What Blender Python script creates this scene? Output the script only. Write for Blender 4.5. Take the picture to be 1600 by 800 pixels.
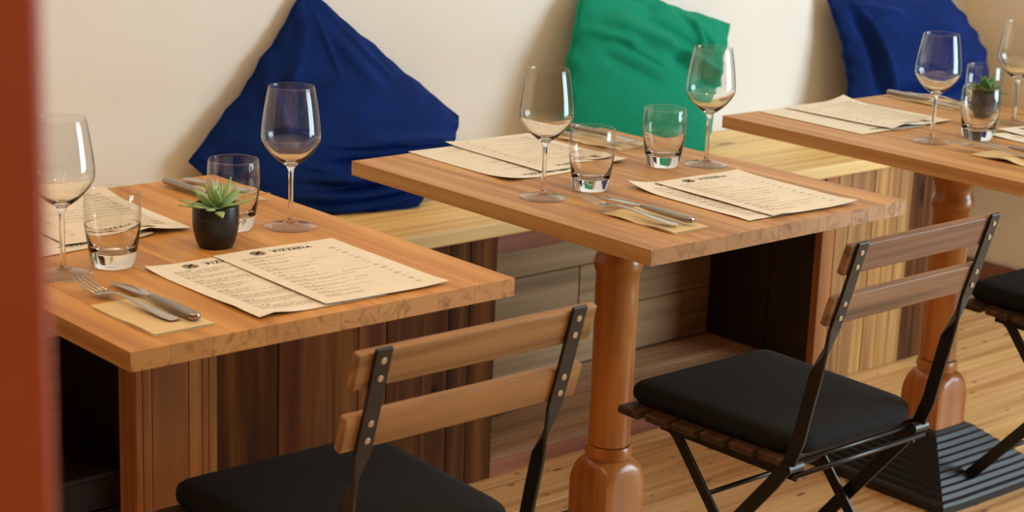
import bpy, bmesh, math, random
from mathutils import Vector, Matrix, Euler

# ------------------------------------------------------------------ clear
for o in list(bpy.data.objects):
    bpy.data.objects.remove(o)
scene = bpy.context.scene
COL = scene.collection
PI = math.pi

# ------------------------------------------------------------------ camera
cam_data = bpy.data.cameras.new('camera')
cam = bpy.data.objects.new('camera', cam_data)
COL.objects.link(cam)
cam.location = (-1.998, -1.9149, 1.4637)
cam.rotation_euler = (1.3137, -0.037, -0.7202)
cam_data.sensor_width = 36.0
cam_data.sensor_fit = 'HORIZONTAL'
cam_data.lens = 65.78
cam_data.clip_start = 0.02
cam_data.dof.use_dof = True
cam_data.dof.focus_distance = 2.95
cam_data.dof.aperture_fstop = 7.0
scene.camera = cam

# ------------------------------------------------------------------ light
world = bpy.data.worlds.new('room_ambient')
scene.world = world
world.use_nodes = True
wb = world.node_tree.nodes['Background']
wb.inputs['Color'].default_value = (1.0, 0.68, 0.42, 1)
wb.inputs['Strength'].default_value = 0.11

def area_light(name, loc, target, sx, sy, power, color):
    l = bpy.data.lights.new(name, 'AREA')
    l.shape = 'RECTANGLE'; l.size = sx; l.size_y = sy
    l.energy = power; l.color = color
    o = bpy.data.objects.new(name, l); COL.objects.link(o)
    o.location = loc
    d = Vector(target) - Vector(loc)
    o.rotation_euler = d.to_track_quat('-Z', 'Y').to_euler()
    return o

area_light('shop_window_light', (3.7, -2.6, 1.45), (0.5, 0.9, 0.7), 2.2, 2.5, 200, (0.72, 0.90, 1.0))
for i, (lx, ly) in enumerate([(-2.2, -1.0), (-1.5, -0.4), (-0.7, -0.7), (0.3, -0.5), (-1.7, -2.0), (-0.6, -1.9), (1.0, -1.8), (-1.9, 0.4), (-1.1, 0.5), (1.5, 0.35)]):  # last position is an extra lamp, added to warm the right end wall
    l = bpy.data.lights.new('ceiling_spot_light', 'POINT')
    l.energy = 7.6; l.color = (1.0, 0.70, 0.43); l.shadow_soft_size = 0.035
    o = bpy.data.objects.new('ceiling_spot_light', l); COL.objects.link(o)
    o.location = (lx, ly, 2.5)

scene.view_settings.view_transform = 'Standard'
scene.view_settings.look = 'None'
scene.view_settings.gamma = 1.0
scene.view_settings.use_curve_mapping = False
scene.view_settings.exposure = 0.0
scene.cycles.max_bounces = 16
scene.cycles.transmission_bounces = 16
scene.cycles.transparent_max_bounces = 16
scene.cycles.sample_clamp_indirect = 4.0

# ------------------------------------------------------------------ helpers
def srgb(r, g, b):
    def f(c):
        c /= 255.0
        return c / 12.92 if c <= 0.04045 else ((c + 0.055) / 1.055) ** 2.4
    return (f(r), f(g), f(b), 1.0)

class MB:
    """collects geometry for ONE mesh object"""
    def __init__(self):
        self.v = []; self.f = []
    def add(self, vs, fs):
        n = len(self.v)
        self.v += [tuple(p) for p in vs]
        self.f += [tuple(i + n for i in f) for f in fs]
        return self
    def box(self, a, b):
        x0, y0, z0 = a; x1, y1, z1 = b
        vs = [(x0,y0,z0),(x1,y0,z0),(x1,y1,z0),(x0,y1,z0),(x0,y0,z1),(x1,y0,z1),(x1,y1,z1),(x0,y1,z1)]
        return self.add(vs, [(0,3,2,1),(4,5,6,7),(0,1,5,4),(1,2,6,5),(2,3,7,6),(3,0,4,7)])
    def rings(self, rings, cap0=True, cap1=True):
        n = len(rings[0]); vs = [p for r in rings for p in r]; fs = []
        for k in range(len(rings) - 1):
            for i in range(n):
                j = (i + 1) % n
                fs.append((k*n+i, k*n+j, (k+1)*n+j, (k+1)*n+i))
        if cap0: fs.append(tuple(range(n))[::-1])
        if cap1: fs.append(tuple(range((len(rings)-1)*n, len(rings)*n)))
        return self.add(vs, fs)
    def lathe(self, prof, n=32, c=(0,0,0)):
        """profile of (r, z); r==0 ends become poles"""
        cx, cy, cz = c
        base = len(self.v); idx = []
        for r, z in prof:
            if r < 1e-6:
                self.v.append((cx, cy, cz+z)); idx.append([len(self.v)-1])
            else:
                s = len(self.v)
                for i in range(n):
                    a = 2*PI*i/n
                    self.v.append((cx + r*math.cos(a), cy + r*math.sin(a), cz+z))
                idx.append(list(range(s, s+n)))
        for a, b in zip(idx, idx[1:]):
            for i in range(n):
                j = (i+1) % n
                if len(a) == 1 and len(b) == 1: continue
                if len(a) == 1: self.f.append((a[0], b[j], b[i]))
                elif len(b) == 1: self.f.append((a[i], a[j], b[0]))
                else: self.f.append((a[i], a[j], b[j], b[i]))
        return self
    def tube(self, pts, r, n=8, closed=False):
        pts = [Vector(p) for p in pts]; rings = []
        m = len(pts); up = None
        for i, p in enumerate(pts):
            if closed: t = pts[(i+1) % m] - pts[i-1]
            else: t = pts[min(i+1, m-1)] - pts[max(i-1, 0)]
            t.normalize()
            if up is None:
                up = Vector((0,0,1)) if abs(t.z) < .9 else Vector((1,0,0))
            s = t.cross(up).normalized(); up = s.cross(t).normalized()
            rings.append([p + s*(r*math.cos(2*PI*k/n)) + up*(r*math.sin(2*PI*k/n)) for k in range(n)])
        if closed:
            rings.append(rings[0]); return self.rings(rings, False, False)
        return self.rings(rings)
    def flatbar(self, pts, w, t, wdirs):
        """bar of width w along wdirs[i], thickness t"""
        pts = [Vector(p) for p in pts]; rings = []
        for i, p in enumerate(pts):
            tn = (pts[min(i+1, len(pts)-1)] - pts[max(i-1, 0)]).normalized()
            wd = Vector(wdirs[i]); wd = (wd - tn*wd.dot(tn)).normalized()
            th = tn.cross(wd).normalized()
            rings.append([p+wd*w/2+th*t/2, p-wd*w/2+th*t/2, p-wd*w/2-th*t/2, p+wd*w/2-th*t/2])
        return self.rings(rings)
    def loft(self, secs, n=10, p=2.0):
        """secs: (centre, rx, rz) ellipses in the xz plane swept along y"""
        rings = []
        for c, rx, rz in secs:
            ring = []
            for k in range(n):
                a = 2*PI*k/n; ca, sa = math.cos(a), math.sin(a)
                ring.append((c[0] + rx*math.copysign(abs(ca)**(2/p), ca), c[1], c[2] + rz*math.copysign(abs(sa)**(2/p), sa)))
            rings.append(ring)
        return self.rings(rings)
    def build(self, name, mat, parent=None, smooth=False, bevel=0, seg=2, angle=0.5, subsurf=0, auto=None):
        me = bpy.data.meshes.new(name)
        me.from_pydata(self.v, [], self.f)
        bm = bmesh.new(); bm.from_mesh(me)
        bmesh.ops.recalc_face_normals(bm, faces=bm.faces)
        if bevel:
            ed = [e for e in bm.edges if len(e.link_faces) == 2 and e.calc_face_angle(0) > angle]
            bmesh.ops.bevel(bm, geom=ed, offset=bevel, segments=seg, profile=0.5, affect='EDGES', clamp_overlap=True)
        bm.to_mesh(me); bm.free()
        if smooth:
            for pl in me.polygons: pl.use_smooth = True
        if auto is not None:
            for pl in me.polygons: pl.use_smooth = True
            me.set_sharp_from_angle(angle=auto)
        o = bpy.data.objects.new(name, me); COL.objects.link(o)
        if mat: me.materials.append(mat)
        if parent: o.parent = parent
        if subsurf:
            m = o.modifiers.new('subdivision', 'SUBSURF'); m.levels = subsurf; m.render_levels = subsurf
        return o

def thing(name, label, cat, loc=(0,0,0), rz=0, group=None):
    o = bpy.data.objects.new(name, None); COL.objects.link(o)
    o.empty_display_size = 0.05
    o.location = loc; o.rotation_euler = (0, 0, rz)
    o['label'] = label; o['category'] = cat
    if group: o['group'] = group
    return o
def tag(o, label, cat, group=None):
    o['label'] = label; o['category'] = cat
    if group: o['group'] = group
    return o
def struct(o):
    o['kind'] = 'structure'; return o
def copy_tree(o, parent=None):
    c = o.copy(); COL.objects.link(c)
    if parent: c.parent = parent
    for ch in list(o.children): copy_tree(ch, c)
    return c

# ------------------------------------------------------------------ materials
class NT:
    def __init__(self, name):
        self.m = bpy.data.materials.new(name); self.m.use_nodes = True
        self.t = self.m.node_tree; self.b = self.t.nodes['Principled BSDF']
    def n(self, typ, **kw):
        nd = self.t.nodes.new(typ)
        for k, v in kw.items(): setattr(nd, k, v)
        return nd
    def l(self, a, b): self.t.links.new(a, b)
    def math(self, op, a, b=None, clamp=False):
        nd = self.n('ShaderNodeMath', operation=op); nd.use_clamp = clamp
        for i, x in enumerate((a, b)):
            if x is None: continue
            if isinstance(x, (int, float)): nd.inputs[i].default_value = x
            else: self.l(x, nd.inputs[i])
        return nd.outputs[0]
    def mix(self, fac, a, b, mode='MIX'):
        nd = self.n('ShaderNodeMix', data_type='RGBA', blend_type=mode)
        for s, x in ((nd.inputs[0], fac), (nd.inputs[6], a), (nd.inputs[7], b)):
            if isinstance(x, (int, float)): s.default_value = x
            elif isinstance(x, tuple): s.default_value = x
            else: self.l(x, s)
        return nd.outputs[2]
    def ramp(self, fac, stops):
        nd = self.n('ShaderNodeValToRGB'); e = nd.color_ramp.elements
        while len(e) < len(stops): e.new(0.5)
        for i, (p, c) in enumerate(stops): e[i].position = p; e[i].color = c
        self.l(fac, nd.inputs[0]); return nd.outputs[0]

def wood(name, dark, mid, light, axis='y', scale=1.0, rough=0.42, knots=0.0, vary=0.25, coat=0.0, bump=0.12, stretch=0.05, hue=0.004, kcut=0.5, endgrain=False, spec=0.4):
    w = NT(name)
    tc = w.n('ShaderNodeTexCoord'); oi = w.n('ShaderNodeObjectInfo')
    off = w.n('ShaderNodeCombineXYZ')
    r = oi.outputs['Random']
    w.l(w.math('MULTIPLY', r, 17.3), off.inputs[0]); w.l(w.math('MULTIPLY', r, 41.7), off.inputs[1]); w.l(w.math('MULTIPLY', r, 29.1), off.inputs[2])
    va = w.n('ShaderNodeVectorMath', operation='ADD'); w.l(tc.outputs['Object'], va.inputs[0]); w.l(off.outputs[0], va.inputs[1])
    def mapped(s):
        m = w.n('ShaderNodeMapping'); sc = [1, 1, 1]; sc['xyz'.index(axis)] = s
        m.inputs['Scale'].default_value = sc; w.l(va.outputs[0], m.inputs['Vector']); return m.outputs[0]
    mp = mapped(stretch)
    n1 = w.n('ShaderNodeTexNoise'); n1.inputs['Scale'].default_value = 22*scale; n1.inputs['Detail'].default_value = 5; n1.inputs['Distortion'].default_value = 0.8
    w.l(mp, n1.inputs['Vector'])
    n2 = w.n('ShaderNodeTexNoise'); n2.inputs['Scale'].default_value = 160*scale; n2.inputs['Detail'].default_value = 3
    w.l(mp, n2.inputs['Vector'])
    wv = w.n('ShaderNodeTexWave', wave_type='RINGS', rings_direction=axis.upper())
    wv.inputs['Scale'].default_value = 16*scale; wv.inputs['Distortion'].default_value = 5; wv.inputs['Detail'].default_value = 2; wv.inputs['Detail Scale'].default_value = 1.2
    w.l(mp, wv.inputs['Vector'])
    f = w.math('ADD', w.math('MULTIPLY', n1.outputs[0], 0.78), w.math('MULTIPLY', n2.outputs[0], 0.12))
    f = w.math('ADD', f, w.math('MULTIPLY', wv.outputs['Fac'], 0.10))
    colr = w.ramp(f, [(0.30, dark), (0.50, mid), (0.70, light)])
    if knots:
        mk = mapped(0.4)
        if axis == 'z':
            sp = w.n('ShaderNodeSeparateXYZ'); w.l(mk, sp.inputs[0]); cb = w.n('ShaderNodeCombineXYZ')
            w.l(sp.outputs[0], cb.inputs[0]); w.l(sp.outputs[2], cb.inputs[1]); mk = cb.outputs[0]
        vo = w.n('ShaderNodeTexVoronoi', voronoi_dimensions='2D'); vo.inputs['Scale'].default_value = 7.0*knots; w.l(mk, vo.inputs['Vector'])
        nd = w.n('ShaderNodeTexNoise'); nd.inputs['Scale'].default_value = 60; w.l(va.outputs[0], nd.inputs['Vector'])
        sel = w.n('ShaderNodeSeparateColor'); w.l(vo.outputs['Color'], sel.inputs[0])
        size = w.math('ADD', w.math('MULTIPLY', sel.outputs[1], 0.09), 0.045)
        dist = w.math('ADD', w.math('DIVIDE', vo.outputs['Distance'], size), w.math('MULTIPLY', nd.outputs[0], 0.7))
        mr = w.n('ShaderNodeMapRange'); mr.inputs[1].default_value = 1.35; mr.inputs[2].default_value = 0.75; w.l(dist, mr.inputs[0])
        on = w.math('GREATER_THAN', sel.outputs[0], kcut)
        k = w.math('MULTIPLY', w.math('MULTIPLY', mr.outputs[0], on), 0.9)
        kc = tuple(c*0.3 for c in dark[:3]) + (1,)
        colr = w.mix(k, colr, kc)
    if endgrain:
        sn = w.n('ShaderNodeSeparateXYZ'); w.l(tc.outputs['Normal'], sn.inputs[0])
        face = w.math('GREATER_THAN', w.math('ABSOLUTE', sn.outputs['xyz'.index(axis)]), 0.7)
        ne = w.n('ShaderNodeTexNoise'); ne.inputs['Scale'].default_value = 34; ne.inputs['Detail'].default_value = 4; ne.inputs['Distortion'].default_value = 1.5
        w.l(va.outputs[0], ne.inputs['Vector'])
        mr2 = w.n('ShaderNodeMapRange'); mr2.inputs[1].default_value = 0.50; mr2.inputs[2].default_value = 0.72; w.l(ne.outputs[0], mr2.inputs[0])
        ec = w.mix(w.math('MULTIPLY', mr2.outputs[0], 0.75), w.mix(0.25, mid, (0.36, 0.25, 0.18, 1)), tuple(c*0.28 for c in dark[:3]) + (1,))
        colr = w.mix(w.math('MULTIPLY', face, 0.85), colr, ec)
    hs = w.n('ShaderNodeHueSaturation'); w.l(colr, hs.inputs['Color'])
    w.l(w.math('ADD', w.math('MULTIPLY', r, 2*vary), 1-vary), hs.inputs['Value'])
    r2 = w.math('FRACT', w.math('MULTIPLY', r, 7.77))
    w.l(w.math('ADD', w.math('MULTIPLY', r2, 2*hue), 0.5-hue), hs.inputs['Hue'])
    w.l(hs.outputs[0], w.b.inputs['Base Color'])
    w.b.inputs['Roughness'].default_value = rough; w.b.inputs['Specular IOR Level'].default_value = spec
    w.b.inputs['Coat Weight'].default_value = coat; w.b.inputs['Coat Roughness'].default_value = 0.18
    bp = w.n('ShaderNodeBump'); bp.inputs['Strength'].default_value = bump; bp.inputs['Distance'].default_value = 0.002
    w.l(f, bp.inputs['Height']); w.l(bp.outputs[0], w.b.inputs['Normal'])
    return w.m

def plain(name, col, rough=0.5, metal=0.0, noise=0.0, nscale=40, bump=0.0, coat=0.0, sheen=0.0, spec=0.5):
    w = NT(name)
    tc = w.n('ShaderNodeTexCoord'); nz = w.n('ShaderNodeTexNoise'); nz.inputs['Scale'].default_value = nscale; nz.inputs['Detail'].default_value = 4
    w.l(tc.outputs['Object'], nz.inputs['Vector'])
    lo = tuple(c*(1-noise) for c in col[:3]) + (1,); hi = tuple(min(1, c*(1+noise)) for c in col[:3]) + (1,)
    w.l(w.ramp(nz.outputs[0], [(0.3, lo), (0.7, hi)]), w.b.inputs['Base Color'])
    w.b.inputs['Roughness'].default_value = rough; w.b.inputs['Metallic'].default_value = metal
    w.b.inputs['Coat Weight'].default_value = coat; w.b.inputs['Specular IOR Level'].default_value = spec
    if sheen:
        w.b.inputs['Sheen Weight'].default_value = sheen; w.b.inputs['Sheen Roughness'].default_value = 0.35
        w.b.inputs['Sheen Tint'].default_value = tuple(min(1, c*5) for c in col[:3]) + (1,)
    if bump:
        bp = w.n('ShaderNodeBump'); bp.inputs['Strength'].default_value = bump; bp.inputs['Distance'].default_value = 0.002
        w.l(nz.outputs[0], bp.inputs['Height']); w.l(bp.outputs[0], w.b.inputs['Normal'])
    return w.m

def glass_mat(name):
    w = NT(name)
    w.b.inputs['Base Color'].default_value = (0.985, 0.99, 0.985, 1)
    w.b.inputs['Roughness'].default_value = 0.0
    w.b.inputs['IOR'].default_value = 1.48
    w.b.inputs['Transmission Weight'].default_value = 1.0
    return w.m

def thin_glass_mat(name):
    w = NT(name)
    fr = w.n('ShaderNodeFresnel'); ge = w.n('ShaderNodeNewGeometry')
    w.l(w.math('SUBTRACT', 1.5, w.math('MULTIPLY', ge.outputs['Backfacing'], 1.5-1/1.5)), fr.inputs['IOR'])
    tr = w.n('ShaderNodeBsdfTransparent'); tr.inputs['Color'].default_value = (0.985, 0.985, 0.98, 1)
    gl = w.n('ShaderNodeBsdfGlossy'); gl.inputs['Roughness'].default_value = 0.0
    mx = w.n('ShaderNodeMixShader'); w.l(fr.outputs[0], mx.inputs[0]); w.l(tr.outputs[0], mx.inputs[1]); w.l(gl.outputs[0], mx.inputs[2])
    w.l(mx.outputs[0], w.t.nodes['Material Output'].inputs['Surface'])
    return w.m
def split_glass(o, test):
    o.data.materials.append(M['thinglass'])
    for p in o.data.polygons:
        if test(p.center): p.material_index = 1
M = {}
M['top']    = wood('oiled_table_wood', srgb(150,102,56), srgb(186,138,84), srgb(204,160,106), 'y', 0.8, 0.45, 0, 0.07, hue=0.003, endgrain=True, spec=0.28)
M['top1']   = wood('golden_table_wood', srgb(160,104,46), srgb(197,140,70), srgb(214,161,90), 'y', 0.8, 0.45, 0, 0.07, hue=0.003, endgrain=True, spec=0.28)
M['pine']   = wood('bench_pine', srgb(204,158,90), srgb(230,192,124), srgb(240,210,148), 'x', 0.7, 0.45, 0.45, 0.05)
M['floor']  = wood('floor_pine', srgb(172,122,70), srgb(214,168,112), srgb(230,192,138), 'x', 0.8, 0.42, 2.6, 0.06, coat=0.0, kcut=0.25)
M['clad']   = wood('reclaimed_dark_cladding', srgb(54,29,9), srgb(90,51,19), srgb(124,78,34), 'z', 1.0, 0.75, 0.9, 0.22, spec=0.15, kcut=0.4)
M['cladlt'] = wood('reclaimed_yellow_cladding', srgb(104,66,26), srgb(152,106,52), srgb(186,142,80), 'z', 1.0, 0.55, 0.3, 0.25)
M['leg']    = wood('varnished_leg_wood', srgb(154,86,34), srgb(184,113,50), srgb(202,136,74), 'z', 0.8, 0.28, 0, 0.06, coat=0.35, hue=0.004)
M['legstave'] = wood('orange_post_wood', srgb(122,72,30), srgb(164,102,48), srgb(204,148,86), 'z', 0.9, 0.35, 0.2, 0.22)
M['back']   = wood('grey_brown_backing', srgb(104,78,50), srgb(146,114,76), srgb(168,138,96), 'x', 0.9, 0.65, 0.9, 0.12)
M['deck']   = wood('alcove_deck_wood', srgb(124,88,60), srgb(162,122,88), srgb(186,146,108), 'x', 0.9, 0.6, 0.4, 0.12)
M['rail']   = wood('red_brown_rail', srgb(112,62,40), srgb(150,94,66), srgb(176,118,86), 'x', 0.9, 0.55, 0.5, 0.1)
M['slatgrey'] = wood('weathered_chair_slat', srgb(96,68,46), srgb(138,102,74), srgb(164,128,98), 'x', 1.2, 0.5, 0, 0.08)
M['seatslat'] = wood('dark_seat_slat', srgb(40,26,16), srgb(64,42,26), srgb(88,60,38), 'x', 1.2, 0.5, 0, 0.1)
M['slat']   = wood('oiled_chair_slat', srgb(116,78,42), srgb(156,112,66), srgb(180,136,86), 'x', 1.2, 0.4, 0, 0.08)
M['post']   = plain('red_brown_varnish', srgb(196,82,16), 0.45, noise=0.08, nscale=12)
M['wall']   = plain('warm_white_plaster', srgb(222,218,211), 0.85, noise=0.015, nscale=6, bump=0.03)
M['wall2']  = plain('warm_lit_plaster', srgb(238,222,196), 0.85, noise=0.015, nscale=6, bump=0.03)  # same paint as the back wall, warm lamp light put into the colour
M['ceil']   = plain('ceiling_paint', srgb(235,225,205), 0.9, noise=0.01)
M['base']   = plain('brown_baseboard_paint', srgb(124,66,36), 0.5, noise=0.1)
M['black']  = plain('black_steel', srgb(22,21,21), 0.38, metal=0.0, noise=0.1, spec=0.5)
M['iron']   = plain('black_cast_iron', srgb(26,25,26), 0.5, noise=0.15, nscale=60, bump=0.1)
M['screw']  = plain('zinc_screw', srgb(190,180,160), 0.35, metal=0.8)
M['cloth']  = plain('black_canvas', srgb(17,17,17), 0.9, noise=0.12, nscale=180, bump=0.15, sheen=0.04, spec=0.3)
M['blue']   = plain('blue_velvet', srgb(7,34,92), 0.8, noise=0.25, nscale=14, bump=0.08, sheen=0.6, spec=0.1)
M['green']  = plain('green_cotton', srgb(4,130,100), 0.85, noise=0.06, nscale=60, bump=0.08, sheen=0.05, spec=0.2)
M['paper']  = plain('kraft_menu_paper', srgb(230,223,208), 0.8, noise=0.03, nscale=30)
M['napkin'] = plain('brown_kraft_napkin', srgb(214,190,146), 0.85, noise=0.05, nscale=60)
M['ink']    = plain('black_ink', srgb(44,36,32), 0.8)
M['inkgrey']= plain('grey_ink', srgb(176,160,130), 0.8)
M['inkbrown']= plain('brown_ink', srgb(128,112,90), 0.8)
M['inkmid'] = plain('pale_grey_ink', srgb(196,181,150), 0.8)
M['steel']  = plain('stainless_steel', srgb(196,190,182), 0.16, metal=1.0, noise=0.03)
M['handle'] = plain('brushed_dark_steel', srgb(160,150,140), 0.26, metal=1.0, noise=0.08)
M['pot']    = plain('black_plastic', srgb(16,15,15), 0.35, noise=0.05)
M['pot2']   = plain('grey_plastic', srgb(58,56,60), 0.35, noise=0.05)
M['soil']   = plain('dark_soil', srgb(40,30,22), 0.95, noise=0.3, nscale=200, bump=0.4)
M['leaf']   = plain('succulent_green', srgb(146,176,112), 0.45, noise=0.18, nscale=60)
M['leaf2']  = plain('deep_green_leaf', srgb(64,112,44), 0.4, noise=0.2, nscale=60)
M['glass']  = glass_mat('clear_glass')
M['thinglass'] = thin_glass_mat('thin_clear_glass')
M['dark']   = wood('shadowed_panel_wood', srgb(26,16,10), srgb(42,26,16), srgb(56,36,22), 'z', 1.0, 0.65, 0.3, 0.1)  # near-black base colour, shade of the box sides painted in

# ------------------------------------------------------------------ room shell
YW = 1.305; XW = 2.62; XF = 4.4; ZC = 2.75
fl = struct(MB().box((-3.6, -4.2, -0.06), (XF, YW+0.12, -0.021)).build('floor', M['dark']))
rnd = random.Random(4)
y = -2.6
while y < YW:
    w_ = 0.132
    x = -2.6 + rnd.uniform(-1.2, 0)
    xe = XW if y > .80 else XF-.02
    while x < xe:
        L = rnd.uniform(1.8, 2.8); x1 = min(x + L, xe)
        dz = rnd.uniform(-0.0006, 0.0006)
        MB().box((max(x, -2.6)+.0006, y+.0009, -0.0208), (x1-.0006, min(y+w_, YW)-.0009, dz)).build('floorboard', M['floor'], fl, bevel=0.0012, seg=1)
        x += L
    y += w_
struct(MB().box((-3.6, YW, -0.06), (XW+0.12, YW+0.12, ZC)).build('wall_back', M['wall']))
struct(MB().box((XW, .86, -0.06), (XW+0.12, YW, ZC)).build('wall_right', M['wall2']))
struct(MB().box((-3.6, -4.2, ZC), (XF, YW+0.12, ZC+0.1)).build('ceiling', M['ceil']))
struct(MB().box((XW-0.018, .86, 0.0), (XW, YW, 0.095)).build('baseboard_right', M['base'], bevel=0.004))
# varnished post in the near left foreground
struct(MB().box((-1.807, -1.358, 0.0), (-1.707, -1.258, ZC)).build('trim_1', M['post'], bevel=0.004))

# ------------------------------------------------------------------ bench along the wall
bench = thing('wall_bench', 'long built-in bench of pale pine planks on rough wooden boxes along the wall', 'bench', (0.5, 1.08, 0))
BZ0, BZ1 = 0.5315, 0.5635
IB = Matrix.Translation((-0.5, -1.08, 0))
def bpart(mb, name, mat, **kw):
    mb.v = [(p[0]-0.5, p[1]-1.08, p[2]) for p in mb.v]
    return mb.build(name, mat, bench, **kw)
for (xa, xb, ya, yb) in [(-1.6, 1.02, .856, 1.0645), (1.0215, XW-.002, .856, 1.0645), (-1.6, 0.3, 1.066, YW-.002), (0.3015, XW-.002, 1.066, YW-.002)]:
    bpart(MB().box((xa, ya, BZ0), (xb, yb, BZ1)), 'seat_plank', M['pine'], bevel=0.005, seg=3)
def box_unit(edges, mats, x0, x1, side_left=True, side_right=True):
    rr = random.Random(int(x0*1000))
    for (a, b), m in zip(zip(edges, edges[1:]), mats):
        d = rr.uniform(0, 0.003)
        bpart(MB().box((a+.0003, .874-d, 0.001), (b-.0003, .896, BZ0-.001)), 'front_board', M[m], bevel=0.0012, seg=1)
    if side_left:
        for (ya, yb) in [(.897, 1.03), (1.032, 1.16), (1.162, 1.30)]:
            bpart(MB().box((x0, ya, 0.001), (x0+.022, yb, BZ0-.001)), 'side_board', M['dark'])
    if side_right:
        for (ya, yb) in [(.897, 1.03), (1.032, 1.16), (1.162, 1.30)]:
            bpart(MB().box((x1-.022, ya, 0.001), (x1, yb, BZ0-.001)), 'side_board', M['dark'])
box_unit([-.345, -.24, -.0834, .045, .105, .173, .265, .3326, .385, .4565], ['clad']*9, -.345, .4565)
box_unit([1.506, 1.5535, 1.6, 1.655, 1.695, 1.75, 1.795, 1.85, 1.9, 1.952],
         ['legstave', 'cladlt', 'cladlt', 'cladlt', 'cladlt', 'cladlt', 'cladlt', 'clad', 'clad'], 1.506, 1.952)
bpart(MB().box((.4575, .878, .487), (1.505, .898, BZ0-.001)), 'apron_rail', M['rail'], bevel=0.002)
bpart(MB().box((-1.6, .878, .487), (-.346, .898, BZ0-.001)), 'apron_rail', M['rail'], bevel=0.002)
def alcove(xa, xb, joint):
    for (za, zb, js) in [(.051, .176, [joint]), (.178, .298, [joint-.37]), (.300, .415, []), (.417, BZ0-.001, [])]:
        xs = [xa] + js + [xb]
        for a, b in zip(xs, xs[1:]):
            bpart(MB().box((a+.001, 1.227, za), (b-.001, 1.243, zb)), 'back_board', M['back'], bevel=0.002, seg=1)
    for (ya, yb) in [(.876, .962), (.964, 1.09), (1.092, 1.226)]:
        bpart(MB().box((xa+.001, ya, .034), (xb-.001, yb, .0505)), 'deck_board', M['deck'], bevel=0.002, seg=1)
    bpart(MB().box((xa+.001, .880, .001), (xb-.001, .898, .0335)), 'kick_board', M['rail'])
alcove(.4575, 1.505, 1.405)
alcove(-1.6, -.346, -.9)
# small crate stored in the left alcove
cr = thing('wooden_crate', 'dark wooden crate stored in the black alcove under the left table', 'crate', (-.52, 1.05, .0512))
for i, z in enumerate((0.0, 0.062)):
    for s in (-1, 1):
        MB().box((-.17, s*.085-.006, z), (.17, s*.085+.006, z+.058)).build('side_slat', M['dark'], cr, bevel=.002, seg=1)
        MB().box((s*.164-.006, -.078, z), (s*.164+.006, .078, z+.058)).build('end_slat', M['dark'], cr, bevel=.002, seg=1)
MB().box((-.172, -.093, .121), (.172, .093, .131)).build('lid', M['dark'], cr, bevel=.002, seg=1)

# ------------------------------------------------------------------ tables
TT = 0.0262
def table_top(root, W, D, H, seed, mat):
    r_ = random.Random(seed); xs = [0.0]
    while xs[-1] < W - .03:
        xs.append(xs[-1] + r_.uniform(.034, .085))
    k = W / xs[-1]; xs = [x*k for x in xs]
    for a, b in zip(xs, xs[1:]):
        MB().box((a+.00005, 0, H-TT), (b-.00005, D, H)).build('stave', mat, root, bevel=0.0003, seg=1)
def sq_ring(cx, cy, z, s, p, n=32):
    out = []
    for k in range(n):
        a = 2*PI*k/n; c, s_ = math.cos(a), math.sin(a)
        d = (abs(c)**p + abs(s_)**p) ** (-1/p)
        out.append((cx + s*c*d, cy + s*s_*d, z))
    return out
def turned_leg(root, cx, cy, H):
    h = H - TT - .001
    prof = [(0,.262),(.0385,.262),(.0385,.275),(.0385,.36),(.0392,.46),(.0398,.56),(.0398,.588),(.0425,.592),(.0445,.600),(.0445,.610),(.0425,.618),(.0405,.622),(.041,.64),(.05,.66),(.055,.68),(.055,h),(0,h)]
    MB().lathe(prof, 40, (cx, cy, 0)).build('column', M['leg'], root, auto=0.6)
    MB().lathe([(0,.236),(.041,.236),(.0435,.243),(.0435,.252),(.041,.2595),(0,.2595)], 40, (cx, cy, 0)).build('collar', M['leg'], root, auto=0.6)
    rg = []
    for z, s, p in [(.118,.052,12),(.180,.052,12),(.194,.052,9),(.206,.0518,6),(.216,.0512,4.2),(.224,.0495,3.0),(.2305,.046,2.4),(.2355,.040,2)]:
        rg.append(sq_ring(cx, cy, z, s, p, 48))
    MB().rings(rg).build('square_block', M['leg'], root, auto=0.7)
def base_plate(root, cx, cy):
    rg = [sq_ring(cx, cy, 0.001, .188, 40), sq_ring(cx, cy, .018, .19, 40), sq_ring(cx, cy, .024, .186, 40)]
    n = 9; s = .176; z = .026
    for i in range(n):
        ds = (.176-.060)/n; dz = (.112-.026)/n
        rg += [sq_ring(cx, cy, z, s, 40), sq_ring(cx, cy, z+dz*.95, s-ds*.28, 40), sq_ring(cx, cy, z+dz*1.0, s-ds*.9, 40)]
        s -= ds; z += dz
    rg.append(sq_ring(cx, cy, .1175, .056, 40))
    MB().rings(rg).build('base_plate', M['iron'], root, auto=0.35)
def table(loc, rz, W, D, H, seed, label, turned=True):
    root = thing('bistro_table', label, 'table', loc, rz, 'wooden tables along the bench')
    table_top(root, W, D, H, seed, M['top'] if turned else M['top1'])
    if turned:
        turned_leg(root, W/2, D/2, H); base_plate(root, W/2, D/2)
    else:
        xs = [.2100, .2215, .2370, .2990, .3220, .3335, .3480]
        h = H - TT - .0005
        for a, b in zip(xs, xs[1:]):
            MB().box((a+.0003, .362, .10), (b-.0003, .412, h)).build('leg_stave', M['legstave'], root, bevel=.0008, seg=1)
        rg = [sq_ring(.279, .387, 0.001, .19, 40), sq_ring(.279, .387, .022, .19, 40), sq_ring(.279, .387, .0995, .075, 40)]
        MB().rings(rg).build('base_plate', M['iron'], root, auto=0.35)
    return root
T1 = ((-.9018, -.0048, 0), -.0103, .6146, .7979, .759)
T2 = ((0, 0, 0), 0.0, .6299, .7647, .756)
T3 = ((.9413, -.0328, 0), -.0208, .6299, .7647, .7554)
table(*T1, 11, 'wooden table on a flat laminated post, nearest the brown foreground post, with a succulent pot', turned=False)
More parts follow.
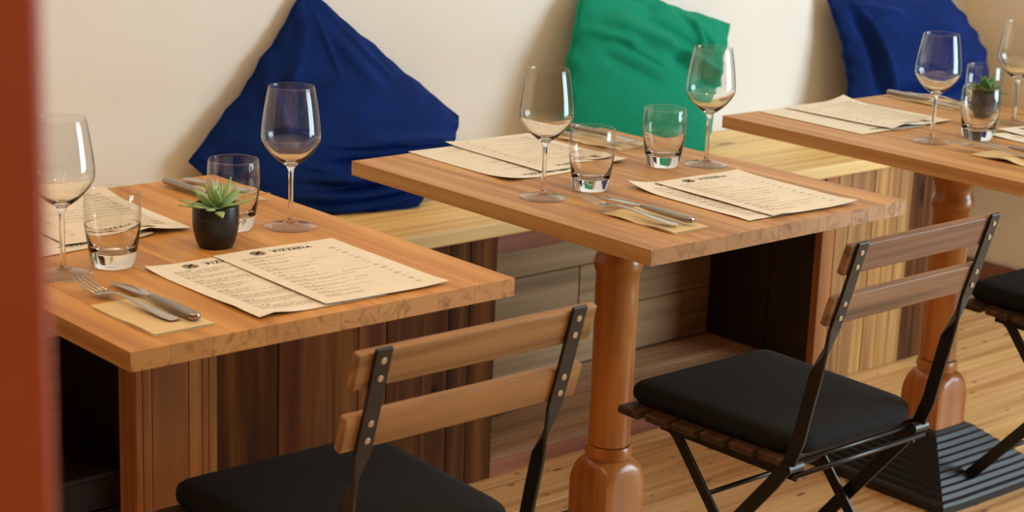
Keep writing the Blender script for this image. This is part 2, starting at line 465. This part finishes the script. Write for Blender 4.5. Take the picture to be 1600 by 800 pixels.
table(*T2, 23, 'middle wooden table on a turned leg, between the other two tables')
table(*T3, 37, 'wooden table farthest right, on a turned leg with a ribbed black base in view')

# ------------------------------------------------------------------ chairs
def bar_path(pts): return [Vector(p) for p in pts]
def rounded_slab(w0, w1, d, h, z0, rc, bulge, edge_r):
    """seat cushion: rounded trapezoid outline, soft crowned top"""
    def outline(inset):
        pts = []
        cs = [(-w0/2, d/2), (w0/2, d/2), (w1/2, -d/2), (-w1/2, -d/2)]
        m = 4
        for i in range(4):
            p = Vector(cs[i]); a = (Vector(cs[i-1]) - p).normalized(); b = (Vector(cs[(i+1) % 4]) - p).normalized()
            rr = rc[i]
            for k in range(7):
                t = k/6
                q0 = p + a*rr; q2 = p + b*rr
                pts.append((q0*(1-t)**2 + p*2*t*(1-t) + q2*t**2))
            q = p + b*rr; nx = Vector(cs[(i+1) % 4]); e = nx + (p-nx).normalized()*rc[(i+1) % 4]
            for k in range(1, m): pts.append(q.lerp(e, k/m))
        return [p*(1 - inset/ (max(w0, d)/2)) for p in pts]
    rg = []
    for ins, zz in [(.02, 0), (.006, .002), (0, .010), (-.001, h*.5), (0, h-.010), (.006, h-.002), (.022, h+.001), (.06, h+bulge*.5), (.11, h+bulge*.85), (.16, h+bulge)]:
        rg.append([(p.x, p.y, z0+zz) for p in outline(ins)])
    return rg, [(p.x, p.y, z0+h-.007) for p in outline(.0022)]
def make_chair(hw, label, group, slatmat, dz=0.0):
    t = thing('folding_chair', label, 'chair', (0,0,0), 0, group)
    # seat slats run side to side
    ys = [-.118 + i*.0585 for i in range(6)]
    for i, yy in enumerate(ys):
        wd = .172 + .006*i
        MB().box((-wd, yy, .394+dz), (wd, yy+.050, .408+dz)).build('seat_slat', M['seatslat'], t, bevel=.003, seg=2)
    for s in (-1, 1):
        x = s*hw; xi = s*(hw-.017)
        # back upright: flat outside, twisted half way, runs down to the front foot
        p = [(x, -.240, .792), (x, -.215, .70), (x, -.199, .645), (x, -.186, .605), (x, -.172, .565), (x, -.160, .51), (x, -.148, .45), (x, -.132, .405), (x, -.100, .36), (x, .02, .212), (x, .186, .004)]
        wd = [(1,0,0), (1,0,0), (1,0,0), (.7,.7,0), (0,1,0), (0,1,0), (0,1,0), (0,1,0), (0,1,0), (0,1,0), (0,1,0)]
        up = MB().flatbar(p, .0245, .006, wd).build('back_upright', M['black'], t, bevel=.001, seg=1)
        for zz, yy in [(.776, -.2355), (.752, -.229), (.690, -.212), (.666, -.2055)]:
            nrm = Vector((0, -.963, -.27))
            c = Vector((x, yy, zz)) + nrm*.0034
            sc = MB(); s1 = nrm.orthogonal().normalized(); s2 = nrm.cross(s1)
            r0 = [c + (s1*math.cos(a*PI/5) + s2*math.sin(a*PI/5))*.0048 for a in range(10)]
            r1 = [c + nrm*.0016 + (s1*math.cos(a*PI/5) + s2*math.sin(a*PI/5))*.0038 for a in range(10)]
            sc.rings([r0, r1]).build('screw', M['screw'], up, smooth=False)
        # leg from seat front to the rear foot
        MB().flatbar([(xi, .155, .390+dz), (xi, .128, .372+dz), (xi, -.02, .20), (xi, -.215, .004)], .021, .006, [(0,1,0)]*4).build('leg', M['black'], t, bevel=.001, seg=1)
        # side rail under the slats and the hinge bolt
        MB().box((xi-.004, -.138, .372+dz), (xi+.004, .165, .3935+dz)).build('seat_rail', M['black'], t, bevel=.001, seg=1)
        MB().tube([(s*(hw-.024), -.136, .398+dz), (s*(hw+.012), -.136, .398+dz)], .0095, 12).build('hinge_bolt', M['black'], t, auto=.6)
    MB().tube([(-hw, -.140, .384+dz), (hw+.006, -.140, .384+dz)], .0045, 8).build('rear_rod', M['black'], t, smooth=True)
    MB().tube([(-hw, -.126, .399+dz), (hw, -.126, .399+dz)], .0035, 8).build('rear_rod', M['black'], t, smooth=True)
    MB().tube([(-hw+.017, .055, .288), (hw-.017, .055, .288)], .0045, 8).build('stretcher', M['black'], t, smooth=True)
    MB().tube([(-hw, .115, .098), (hw, .115, .098)], .0045, 8).build('stretcher', M['black'], t, smooth=True)
    # two back slats, fixed in front of the uprights
    for zc, yc, th in [(.764, -.2235, .0), (.678, -.200, .0)]:
        e = Vector((0, -.27, .963)); nrm = Vector((0, .963, .27))
        mb = MB(); rings = []
        for xx in (-.192, -.06, .06, .192):
            c = Vector((xx, yc, zc)) - nrm*(.006*(xx/.192)**2*0)
            rings.append([c + e*.0255 + nrm*.0065, c - e*.0255 + nrm*.0065, c - e*.0255 - nrm*.0065, c + e*.0255 - nrm*.0065])
        mb.rings(rings).build('back_slat', slatmat, t, bevel=.003, seg=2)
    rg, loop = rounded_slab(.352, .318, .365, .037, 0, [.03, .03, .055, .055], .004, .01)
    rg = [[(q[0], q[1]+.045, q[2]+.409+dz) for q in r] for r in rg]
    loop = [(q[0], q[1]+.045, q[2]+.409+dz) for q in loop]
    cu = MB().rings(rg).build('seat_cushion', M['cloth'], t, smooth=True)
    MB().tube(loop, .0013, 6, closed=True).build('cushion_piping', M['cloth'], cu, smooth=True)
    return t
chair = make_chair(.169, 'black folding chair with greyer wooden back slats at the middle table', 'folding bistro chairs', M['slatgrey'])
chair.location = (.374, 0, 0)
chair1 = make_chair(.157, 'black folding chair with warm brown back slats at the left table, cut off below', 'folding bistro chairs', M['slat'], .032)
chair1.location = (-.541, -.008, 0); chair1.rotation_euler = (0, 0, -.012)
chair3 = copy_tree(chair)
chair3.location = (1.380, .038, .010); chair3.rotation_euler = (0.043, 0, 0.02)
chair3['label'] = 'black folding chair at the right picture edge, only its seat corner in view'

# ------------------------------------------------------------------ cushions on the bench
def seg_dist(px, py, ax, ay, bx, by):
    dx, dy = bx-ax, by-ay; L = dx*dx+dy*dy
    t = max(0, min(1, ((px-ax)*dx+(py-ay)*dy)/L)) if L else 0
    return math.hypot(px-ax-t*dx, py-ay-t*dy), t
def cushion(label, mat, TL, TR, BR, BL, edges, T, Tb, folds, seed, fs_=1.0):
    N = 110
    TL, TR, BR, BL = map(Vector, (TL, TR, BR, BL)); E = [Vector(e) for e in edges]
    ctr = (TL+TR+BR+BL)/4
    nrm = ((TR-TL).cross(BL-TL)).normalized()
    if nrm.y > 0: nrm = -nrm
    rr = random.Random(seed); ph = [(rr.uniform(6, 15), rr.uniform(6, 15), rr.uniform(0, 6.28)) for _ in range(5)]
    def P(u, v):
        p = TL*(1-u)*(1-v) + TR*u*(1-v) + BR*u*v + BL*(1-u)*v
        su, sv = math.sin(PI*u), math.sin(PI*v)
        ed = min(u, v, 1-u, 1-v); t = u if min(v, 1-v) < min(u, 1-u) else v
        wob = (math.sin(t*19+seed)*.55 + math.sin(t*43+2*seed)*.45)*math.sin(PI*t)*math.exp(-(ed/.06)**2)
        p = p + (ctr-p)*(.022*wob)
        return p + E[0]*su*(1-v) + E[2]*su*v + E[3]*sv*(1-u) + E[1]*sv*u
    vs = []; fs = []
    for side in (0, 1):
        for j in range(N+1):
            for i in range(N+1):
                u, v = i/N, j/N
                h = (max(0, math.sin(PI*u))*max(0, math.sin(PI*v)))**0.5
                p = P(u, v)
                if side == 0:
                    o = T*h
                    for (a, b, amp, wd) in folds:
                        d, t = seg_dist(u, v, *a, *b)
                        fade = min(1, 4*t+.15)*min(1, 4*(1-t)+.15)
                        o += amp*fs_*math.exp(-(d/wd)**2)*fade*min(1, h*1.8)
                    for k, (a, b, c) in enumerate(ph): o += .0011*math.sin(a*u+b*v+c)*h
                    # gathered puckers along the seam
                    ed = min(u, v, 1-u, 1-v)
                    o += .005*math.sin((u*37 if min(v, 1-v) < min(u, 1-u) else v*37)+seed)*math.exp(-(ed/.05)**2)*min(1, ed*40)
                    q = p + nrm*o
                else:
                    q = p - nrm*(Tb*h)
                q.y = min(q.y, YW-.003); q.z = max(q.z, BZ1+.0015)
                vs.append(q)
    S = (N+1)**2
    for j in range(N):
        for i in range(N):
            a = j*(N+1)+i
            fs.append((a, a+1, a+N+2, a+N+1)); fs.append((S+a, S+a+N+1, S+a+N+2, S+a+1))
    mb = MB().add(vs, fs)
    # weld the rim
    me = bpy.data.meshes.new('scatter_cushion'); me.from_pydata(mb.v, [], mb.f)
    bm = bmesh.new(); bm.from_mesh(me); bmesh.ops.remove_doubles(bm, verts=bm.verts, dist=0.0004)
    bmesh.ops.recalc_face_normals(bm, faces=bm.faces)
    for f in bm.faces: f.smooth = True
    bm.to_mesh(me); bm.free(); me.materials.append(mat)
    o = bpy.data.objects.new('scatter_cushion', me); COL.objects.link(o)
    # seam round the edge
    loop = [P(i/24, 0) for i in range(24)] + [P(1, i/24) for i in range(24)] + [P(1-i/24, 1) for i in range(24)] + [P(0, 1-i/24) for i in range(24)]
    loop = [Vector((q.x, min(q.y, YW-.0055), max(q.z, BZ1+.004))) for q in loop]
    MB().tube(loop, .0026, 6, closed=True).build('seam', mat, o, smooth=True)
    tag(o, label, 'cushion', 'scatter cushions on the bench')
    return o
cushion('dark blue velvet cushion standing on its corner behind the left table', M['blue'],
        (.262, 1.285, 1.0), (.652, 1.245, .698), (.375, 1.035, .572), (-.035, 1.262, .668),
        [(.004,0,-.006), (.018,-.01,.004), (-.045,-.01,-.062), (.012,0,-.004)], .062, .05,
        [((.45,.55),(.95,.30),.012,.035), ((.42,.72),(.98,.45),-.012,.035), ((.40,.80),(.98,.58),.015,.03), ((.4,.9),(.97,.72),.014,.03), ((.5,.85),(.95,.65),-.012,.02), ((.45,.97),(.95,.86),.012,.025),
         ((.05,.15),(.12,.5),.007,.03), ((.12,.10),(.5,.22),.005,.04), ((.03,.5),(.25,.7),.008,.03), ((.38,.62),(.62,.50),.004,.014), ((.62,.50),(.98,.34),.005,.014), ((.36,.76),(.6,.66),.005,.013), ((.6,.66),(.97,.52),.005,.013), ((.4,.86),(.7,.75),.005,.012), ((.7,.75),(.98,.64),.005,.012), ((.5,.93),(.97,.80),.005,.012), ((.04,.05),(.3,.3),.003,.015), ((.1,.02),(.55,.12),.003,.016)], 3, 2.4)
cushion('green cotton cushion leaning on the wall behind the middle table', M['green'],
        (1.05, 1.272, .985), (1.56, 1.268, .846), (1.352, 1.13, .567), (.90, 1.16, .567),
        [(0,0,.0), (-.006,0,-.004), (0,-.01,-.01), (-.03,-.01,.02)], .070, .05,
        [((.25,.12),(.95,.36),-.010,.045), ((.1,.22),(.55,.30),.012,.05), ((.5,.34),(.97,.55),-.012,.04), ((.55,.28),(.97,.44),.010,.035), ((.6,.05),(.85,.25),.009,.03), ((.1,.42),(.5,.55),-.006,.035), ((.0,.3),(.3,.34),.008,.03), ((.2,.0),(.45,.10),-.008,.04), ((.3,.18),(.6,.24),.003,.014), ((.6,.24),(.97,.42),.004,.014), ((.15,.34),(.5,.46),-.003,.013), ((.62,.08),(.8,.3),.004,.014), ((.75,.6),(.98,.66),.003,.015)], 8, 2.4)
cushion('blue velvet cushion in the corner behind the right table', M['blue'],
        (1.94, 1.275, .902), (2.475, 1.268, .872), (2.50, 1.12, .568), (1.945, 1.17, .572),
        [(0,0,.004), (.045,-.02,.0), (0,-.03,-.01), (.022,-.01,.0)], .075, .05,
        [((.25,.72),(.85,.62),.012,.03), ((.2,.80),(.8,.74),-.012,.025), ((.2,.88),(.9,.80),.014,.03), ((.08,.05),(.15,.9),-.012,.03), ((.12,.05),(.2,.9),.008,.02), ((.1,.1),(.4,.2),.006,.04), ((.3,.68),(.6,.60),.005,.013), ((.6,.60),(.95,.66),.004,.013), ((.25,.78),(.7,.70),.005,.012), ((.35,.86),(.85,.78),.005,.012), ((.5,.94),(.95,.86),.004,.012)], 14, 2.2)

# ------------------------------------------------------------------ glassware
def wine_glass(loc, label):
    t = thing('wine_glass', label, 'wine glass', loc, 0, 'wine glasses')
    foot = [(0,0),(.030,0),(.0405,.0004),(.0415,.0012),(.0405,.002),(.030,.0032),(.016,.0050),(.008,.0072),(.0048,.011),(.0042,.018),(.0038,.04),(.0038,.07),(.0041,.085),(.0052,.092),(.0090,.0975),(.0150,.1015)]
    outer = [(.0230,.1075),(.0320,.1165),(.0395,.1260),(.0442,.1345),(.0458,.1405),(.0459,.1465),(.0452,.1560),(.0434,.1720),(.0408,.1900),(.0376,.2080),(.0352,.2193)]
    rim = [(.0349,.2200),(.0346,.2193)]
    inner = [(.0370,.2080),(.0402,.1900),(.0428,.1720),(.0446,.1560),(.0452,.1465),(.0450,.1405),(.0434,.1350),(.0386,.1270),(.0310,.1180),(.0220,.1095),(.0130,.1045),(.0060,.1025),(0,.102)]
    g = MB().lathe(foot+outer+rim+inner, 56).build('glass_body', M['glass'], t, smooth=True)
    split_glass(g, lambda c: c.z > .139 or c.z < .004)
    return t
def tumbler(loc, label):
    t = thing('water_tumbler', label, 'tumbler', loc, 0, 'water tumblers')
    o_ = [(0,.0012),(.022,.0008),(.0265,0),(.0290,.0012),(.0305,.005),(.0335,.020),(.0368,.040),(.0392,.060),(.0402,.075),(.0400,.090),(.0391,.1035),(.0386,.1075)]
    i_ = [(.0380,.1085),(.0374,.1075),(.0379,.1035),(.0386,.090),(.0387,.075),(.0374,.060),(.0345,.045),(.0308,.032),(.0275,.025),(.022,.0210),(.010,.0195),(0,.019)]
    g = MB().lathe(o_+i_, 56).build('glass_body', M['glass'], t, smooth=True)
    split_glass(g, lambda c: c.z > .062)
    return t
H1, H2, H3 = .7592, .7562, .7556
wine_glass((-.8014, .3488, H1), 'wine glass at the left picture edge, half behind the brown post')
wine_glass((-.3821, .4071, H1), 'wine glass on the left table in front of the blue cushion')
wine_glass((.0984, .3549, H2), 'wine glass on the middle table near its front left edge')
wine_glass((.5437, .3944, H2), 'wine glass on the middle table before the right side of the green cushion')
wine_glass((1.1205, .3088, H3), 'wine glass on the right table in front of the blue corner cushion')
wine_glass((1.452, .3400, H3), 'wine glass cut by the right picture edge')
tumbler((-.7199, .3557, H1), 'water tumbler on the left table beside the wine glass at the post')
tumbler((-.4609, .4457, H1), 'water tumbler on the left table right behind the succulent pot')
tumbler((.2119, .3587, H2), 'water tumbler on the middle table above the front fork, left of the two')
tumbler((.4661, .4318, H2), 'water tumbler on the middle table before the green cushion, right of the two')
tumbler((1.2323, .2770, H3), 'front water tumbler on the right table with a plant seen through it')
tumbler((1.487, .4480, H3), 'rear water tumbler on the right table behind the green plant')

# ------------------------------------------------------------------ potted plants
def leaf_mesh(L, W, curl, thick, tip):
    rg = []; n = 9
    for i in range(n):
        s = i/(n-1)
        w = W*(math.sin(PI*min(1, (s*.88+.12)))**tip) + .0006
        if i == n-1: w = .0006
        rg.append(((0, s*L, curl*s*s*L), w, thick*(1-s*.75)+.0004))
    return MB().loft(rg, 8)
def plant(loc, label, potmat, leafmat, leaves, pr, ph, seed):
    t = thing('potted_succulent', label, 'potted plant', loc, 0, 'potted plants on the tables')
    k = pr/.034; q = ph/.064
    prof = [(0,.001),(.022,0),(.0255,.002),(.0295,.012),(.0325,.026),(.0338,.040),(.0340,.0455),(.0335,.0462),(.0335,.0470),(.0340,.0478),(.0338,.062),(.0335,.064),(.0320,.064),(.0318,.060),(.0316,.054),(0,.054)]
    MB().lathe([(r*k, z*q) for r, z in prof], 40).build('pot', potmat, t, auto=0.5)
    MB().lathe([(0,.0545*q),(.031*k,.0545*q),(.029*k,.058*q),(.015*k,.060*q),(0,.060*q)], 24).build('soil', M['soil'], t, smooth=True)
    for (az, el, L, W, curl, th) in leaves:
        mb = leaf_mesh(L, W, curl, th, 1.0)
        R = Matrix.Rotation(math.radians(az), 4, 'Z') @ Matrix.Rotation(math.radians(el), 4, 'X')
        mb.v = [tuple(R @ Vector(p) + Vector((0, 0, .058*q))) for p in mb.v]
        mb.build('leaf', leafmat, t, smooth=True)
    return t
rr = random.Random(5)
lv = []
for i in range(11): lv.append((i*360/11 + rr.uniform(-9, 9), rr.uniform(4, 16), rr.uniform(.050, .062), rr.uniform(.0072, .0092), rr.uniform(-.15, .2), .0028))
for i in range(8): lv.append((i*45 + 20 + rr.uniform(-8, 8), rr.uniform(28, 46), rr.uniform(.044, .054), rr.uniform(.0068, .0082), rr.uniform(-.2, .2), .0028))
for i in range(5): lv.append((i*72 + 10 + rr.uniform(-10, 10), rr.uniform(60, 78), rr.uniform(.030, .042), .006, .1, .0028))
plant((-.5420, .3690, H1), 'green succulent rosette in a small round black pot on the left table', M['pot'], M['leaf'], lv, .0345, .064, 1)
lv = []
for i in range(7): lv.append((i*360/7 + rr.uniform(-12, 12), rr.uniform(10, 30), rr.uniform(.046, .060), rr.uniform(.013, .017), rr.uniform(-.3, .1), .0018))
for i in range(5): lv.append((i*72 + 30 + rr.uniform(-12, 12), rr.uniform(45, 75), rr.uniform(.038, .05), rr.uniform(.012, .016), 0, .0018))
plant((1.368, .358, H3), 'broad-leaved green plant in a slim grey pot on the right table behind a tumbler', M['pot2'], M['leaf2'], lv, .030, .074, 2)

# ------------------------------------------------------------------ paper menus
def sheet_frame(tl, ang):
    """tl = world xy of the sheet's top left corner, ang = direction of its top edge"""
    ux = Vector((math.cos(ang), math.sin(ang), 0)); vy = Vector((math.sin(ang), -math.cos(ang), 0))
    return Vector((tl[0], tl[1], 0)), ux, vy
PW, PH = .205, .292
def menu(tl, ang, z0, curls, label, design, seed, tilt=None):
    o0, ux, vy = sheet_frame(tl, ang)
    rr = random.Random(seed)
    a1, a2 = rr.uniform(0, 6), rr.uniform(0, 6)
    def hgt(u, v):
        z = .0006*(1+math.sin(9*u/PW*.7+a1)*math.sin(7*v/PH*.8+a2))
        for (cu, cv, amp, rad) in curls:
            d = math.hypot(u/PW-cu, (v/PH-cv)*1.42)
            if d < rad: z += amp*(1-d/rad)**2
        return z
    def W(u, v, dz=0): 
        p = ux*u + vy*v
        return (p.x, p.y, hgt(u, v) + dz)
    root = bpy.data.objects.new('paper_menu', None)
    nu, nv = 18, 26; vs = []; fs = []
    for lay in (0.00035, 0.0):
        for j in range(nv+1):
            for i in range(nu+1): vs.append(W(PW*i/nu, PH*j/nv, lay))
    S = (nu+1)*(nv+1)
    for j in range(nv):
        for i in range(nu):
            a = j*(nu+1)+i
            fs.append((a, a+nu+1, a+nu+2, a+1)); fs.append((S+a, S+a+1, S+a+nu+2, S+a+nu+1))
    rim = [i for i in range(nu+1)] + [j*(nu+1)+nu for j in range(1, nv+1)] + [nv*(nu+1)+i for i in range(nu-1, -1, -1)] + [j*(nu+1) for j in range(nv-1, 0, -1)]
    for a, b in zip(rim, rim[1:]+rim[:1]): fs.append((a, b, S+b, S+a))
    sh = MB().add(vs, fs).build('paper_menu', M['paper'], None, smooth=False, auto=0.8)
    sh.location = (o0.x, o0.y, z0)
    tag(sh, label, 'menu', 'paper menus on the tables')
    # ---- printed text as flat ink quads following the sheet
    dark, grey, pale, brown = MB(), MB(), MB(), MB()
    def quad(mb, u0, v0, u1, v1):
        mb.add([W(u0,v0,.0006), W(u0,v1,.0006), W(u1,v1,.0006), W(u1,v0,.0006)], [(0,1,2,3)])
    def line(mb, u0, u1, v, hgt_, fill=1.0):
        u = u0
        while u < u1:
            w_ = rr.uniform(.005, .014)
            quad(mb, u, v, min(u+w_, u1), v+hgt_); u += w_ + rr.uniform(.0015, .003)
    # logo: pale disc ring with a dark crossed mark
    cu, cv, R = .060, .024, .0125
    ring = [[W(cu+R*math.cos(a*PI/14), cv+R*math.sin(a*PI/14), .0006) for a in range(28)], [W(cu+R*.45*math.cos(a*PI/14), cv+R*.45*math.sin(a*PI/14), .0006) for a in range(28)]]
    grey.rings(ring, False, False)
    for s in (-1, 1):
        d = .0068; p, n_ = .0017, .0017*s
        dark.add([W(cu-d-p, cv-s*d+n_, .0008), W(cu-d+p, cv-s*d-n_, .0008), W(cu+d+p, cv+s*d-n_, .0008), W(cu+d-p, cv+s*d+n_, .0008)], [(0,1,2,3)])
    # heading PIZZERIA with a small unreadable line above it
    line(grey, .082, .140, .0165, .0028)
    fc = bpy.data.curves.new('heading', 'FONT'); fc.body = 'PIZZERIA'; fc.size = .0128; fc.space_character = 1.28; fc.offset = .00042
    fo = bpy.data.objects.new('heading', fc); COL.objects.link(fo)
    dg = bpy.context.evaluated_depsgraph_get()
    tm = bpy.data.meshes.new_from_object(fo.evaluated_get(dg))
    bpy.data.objects.remove(fo)
    vv = [W(.085 + p.co.x, .0308 - p.co.y, .0007) for p in tm.vertices]
    ff = [tuple(p.vertices) for p in tm.polygons]
    dark.add(vv, ff)
    bpy.data.meshes.remove(tm)
    v = .042
    if design == 0:      # columns of dishes and prices
        while v < PH - .03:
            line(brown if rr.random() < .15 else grey, .020, .020+rr.uniform(.015, .03), v, .0020); v += .0048
            for k in range(rr.choice((1, 2, 2))):
                line(pale, .020, rr.uniform(.075, .125), v, .0013)
                line(grey, .168, .178, v, .0016)
                v += .0036
            if rr.random() < .4:
                line(grey, .110, .110+rr.uniform(.02, .05), v, .0016)
            v += .0062
    else:                # dense list on the left half
        while v < PH - .03:
            line(brown, .022, .022+rr.uniform(.018, .03), v, .0019); v += .0052
            for k in range(rr.choice((3, 4, 5))):
                line(grey, .022, rr.uniform(.06, .15), v, .0010); v += .0040
            v += .005
    for nm, mb, mt in (('printed_heading', dark, 'ink'), ('printed_text', grey, 'inkgrey'), ('printed_small_text', pale, 'inkmid'), ('printed_subheading', brown, 'inkbrown')):
        if mb.f:
            me = bpy.data.meshes.new(nm); me.from_pydata(mb.v, [], mb.f)
            po = bpy.data.objects.new(nm, me); COL.objects.link(po); me.materials.append(M[mt]); po.parent = sh; po['kind'] = 'stuff'
    bpy.data.objects.remove(root)
    return sh
# front setting, left table
menu((-.6955, .3130), -.01, H1+.0004, [(0,0,.004,.35), (.12,1,.006,.3), (0,.8,.003,.4)], 'lower paper menu half under another at the front of the left table', 1, 21)
menu((-.5830, .3120), -.035, H1+.0030, [(1,1,.003,.3), (0,1,.001,.3)], 'upper paper menu overlapping its neighbour at the front of the left table', 0, 22)
# wall-side setting, left table (turned round)
menu((-.5870, .4700), PI+.12, H1+.0004, [(0,0,.004,.3)], 'lower paper menu on the wall side of the left table', 1, 23)
menu((-.5220, .4700), PI-.05, H1+.0032, [(.35,0,.010,.4), (0,1,.008,.4)], 'upper paper menu on the wall side of the left table, behind the tumbler', 0, 24)
# middle table
menu((.2785, .3350), -.03, H2+.0004, [(0,0,.012,.45), (0,.9,.002,.5)], 'lower paper menu with a lifted corner at the front of the middle table', 1, 25)
menu((.3380, .3270), -.06, H2+.0034, [(1,1,.005,.4), (.1,1,.003,.3), (1,0,.003,.4)], 'upper paper menu overlapping another at the front of the middle table', 0, 26)
menu((.3350, .4760), PI-.02, H2+.0004, [(1,0,.006,.4)], 'lower paper menu on the wall side of the middle table, at its left edge', 1, 27)
menu((.4310, .4880), PI-.04, H2+.0034, [(.5,0,.005,.4), (0,0,.004,.3), (1,1,.003,.3)], 'upper paper menu on the wall side of the middle table', 0, 28)
# right table
menu((1.2560, .4230), PI-.03, H3+.0004, [], 'lower white paper menu on the wall side of the right table', 1, 29)
menu((1.3440, .4240), PI+.01, H3+.0034, [(.8,0,.008,.4), (0,1,.010,.4)], 'upper paper menu on the wall side of the right table', 0, 30)
menu((1.2800, .2830), -.04, H3+.0004, [(0,0,.003,.4)], 'lower paper menu at the right picture edge on the right table', 1, 31)
menu((1.3350, .3000), -.05, H3+.0034, [(0,0,.003,.4)], 'upper paper menu at the right picture edge on the right table', 0, 32)

# ------------------------------------------------------------------ napkins and cutlery
def napkin(c, ang, w, l, z0, wave, seed, label):
    rr = random.Random(seed); ph = rr.uniform(0, 6)
    mb = MB(); nx, ny = 8, 22
    for lay in (0, 1):
        def hz(i, j):
            s = j/ny; t = i/nx-.5
            return lay*.0012*(1+.6*math.sin(5*s+ph)) + wave*(0.5+0.5*math.sin(9*s+ph+2*t))*(1-abs(2*s-1))*(0.4 if t > 0 else 1.0)
        vs = []; fs = []
        for th in (.0004, 0):
            for j in range(ny+1):
                for i in range(nx+1):
                    vs.append((w*(i/nx-.5)+lay*.0015, l*(j/ny-.5)+lay*.002, hz(i, j)+th))
        S = (nx+1)*(ny+1)
        for j in range(ny):
            for i in range(nx):
                a = j*(nx+1)+i
                fs.append((a, a+1, a+nx+2, a+nx+1)); fs.append((S+a, S+a+nx+1, S+a+nx+2, S+a+1))
        rim = [i for i in range(nx+1)] + [j*(nx+1)+nx for j in range(1, ny+1)] + [ny*(nx+1)+i for i in range(nx-1, -1, -1)] + [j*(nx+1) for j in range(ny-1, 0, -1)]
        for a, b in zip(rim, rim[1:]+rim[:1]): fs.append((a, b, S+b, S+a))
        mb.add(vs, fs)
    o = mb.build('paper_napkin', M['napkin'], None, auto=.8)
    o.location = (c[0], c[1], z0); o.rotation_euler = (0, 0, ang)
    return tag(o, label, 'napkin', 'paper napkins under the cutlery')
def fork(loc, ang, label):
    t = thing('fork', label, 'fork', loc, ang, 'table forks')
    mb = MB()
    mb.loft([((0,-.105,.0012),.0070,.0006),((0,-.103,.0014),.0095,.0012),((0,-.085,.0018),.0100,.0014),((0,-.05,.0035),.0072,.0014),((0,-.01,.0075),.0040,.0016),((0,.02,.0080),.0034,.0016),((0,.034,.0055),.0062,.0013),((0,.044,.0030),.0118,.0010),((0,.052,.0022),.0128,.0009),((0,.060,.0026),.0126,.0009)], 12)
    mb.build('handle', M['steel'], t, smooth=True)
    for k in range(4):
        x = (k-1.5)*.0070
        MB().loft([((x*.97,.058,.0025),.0022,.0009),((x,.075,.0048),.0019,.0009),((x,.092,.0085),.0015,.0008),((x,.104,.0125),.0008,.0006),((x,.106,.0132),.0003,.0003)], 8).build('tine', M['steel'], t, smooth=True)
    return t
def knife(loc, ang, label):
    t = thing('table_knife', label, 'knife', loc, ang, 'table knives')
    MB().loft([((0,-.108,.0060),.0040,.0030),((0,-.106,.0060),.0072,.0050),((0,-.100,.0060),.0085,.0058),((0,-.05,.0060),.0082,.0055),((0,-.005,.0060),.0068,.0046),((0,.006,.0060),.0055,.0034),((0,.010,.0060),.0050,.0022)], 14, 2.6).build('handle', M['handle'], t, smooth=True)
    MB().loft([((.001,.008,.0058),.0048,.0016),((.0012,.020,.0054),.0062,.0013),((.0014,.034,.0048),.0098,.0011),((.0014,.06,.0036),.0098,.0010),((.0008,.085,.0026),.0085,.0009),((-.0008,.102,.0018),.0058,.0007),((-.003,.112,.0012),.0016,.0004)], 10).build('blade', M['steel'], t, smooth=True)
    return t
napkin((-.803, .112), .0, .088, .160, H1+.0003, .0012, 1, 'flat brown paper napkin under knife and fork at the left table front')
fork((-.806, .170, H1+.0045), .10, 'fork with tines toward the tumbler at the left table front')
knife((-.772, .158, H1+.0032), -.02, 'knife with tubular handle at the left table front')
napkin((-.355, .650), .0, .085, .150, H1+.0003, .0008, 2, 'paper napkin at the wall-side corner of the left table')
knife((-.392, .648, H1+.0032), PI+.02, 'knife at the wall-side corner of the left table')
fork((-.340, .660, H1+.0045), PI+.10, 'fork at the wall-side corner of the left table, behind the tumbler')
napkin((.140, .130), .0, .080, .165, H2+.0003, .006, 3, 'wavy brown paper napkin at the front of the middle table')
fork((.118, .172, H2+.0085), .04, 'fork on the wavy napkin at the front of the middle table')
knife((.158, .170, H2+.0075), -.03, 'knife with dark handle at the front of the middle table')
napkin((.520, .655), .12, .085, .165, H2+.0003, .005, 4, 'wavy paper napkin at the wall-side end of the middle table')
fork((.505, .655, H2+.0075), PI+.10, 'fork at the wall-side end of the middle table, seen through a tumbler')
knife((.545, .665, H2+.0075), PI+.06, 'knife at the wall-side end of the middle table')
napkin((1.110, .092), .0, .085, .170, H3+.0003, .007, 5, 'wavy paper napkin at the front of the right table by the picture edge')
fork((1.104, .150, H3+.0090), .06, 'fork at the front of the right table by the picture edge')
knife((1.152, .135, H3+.0080), .0, 'knife at the front of the right table by the picture edge')
napkin((1.512, .595), .0, .085, .165, H3+.0003, .002, 6, 'paper napkin at the wall-side end of the right table')
knife((1.492, .600, H3+.0040), PI, 'knife at the wall-side end of the right table')
fork((1.533, .600, H3+.0055), PI+.04, 'fork at the wall-side end of the right table')
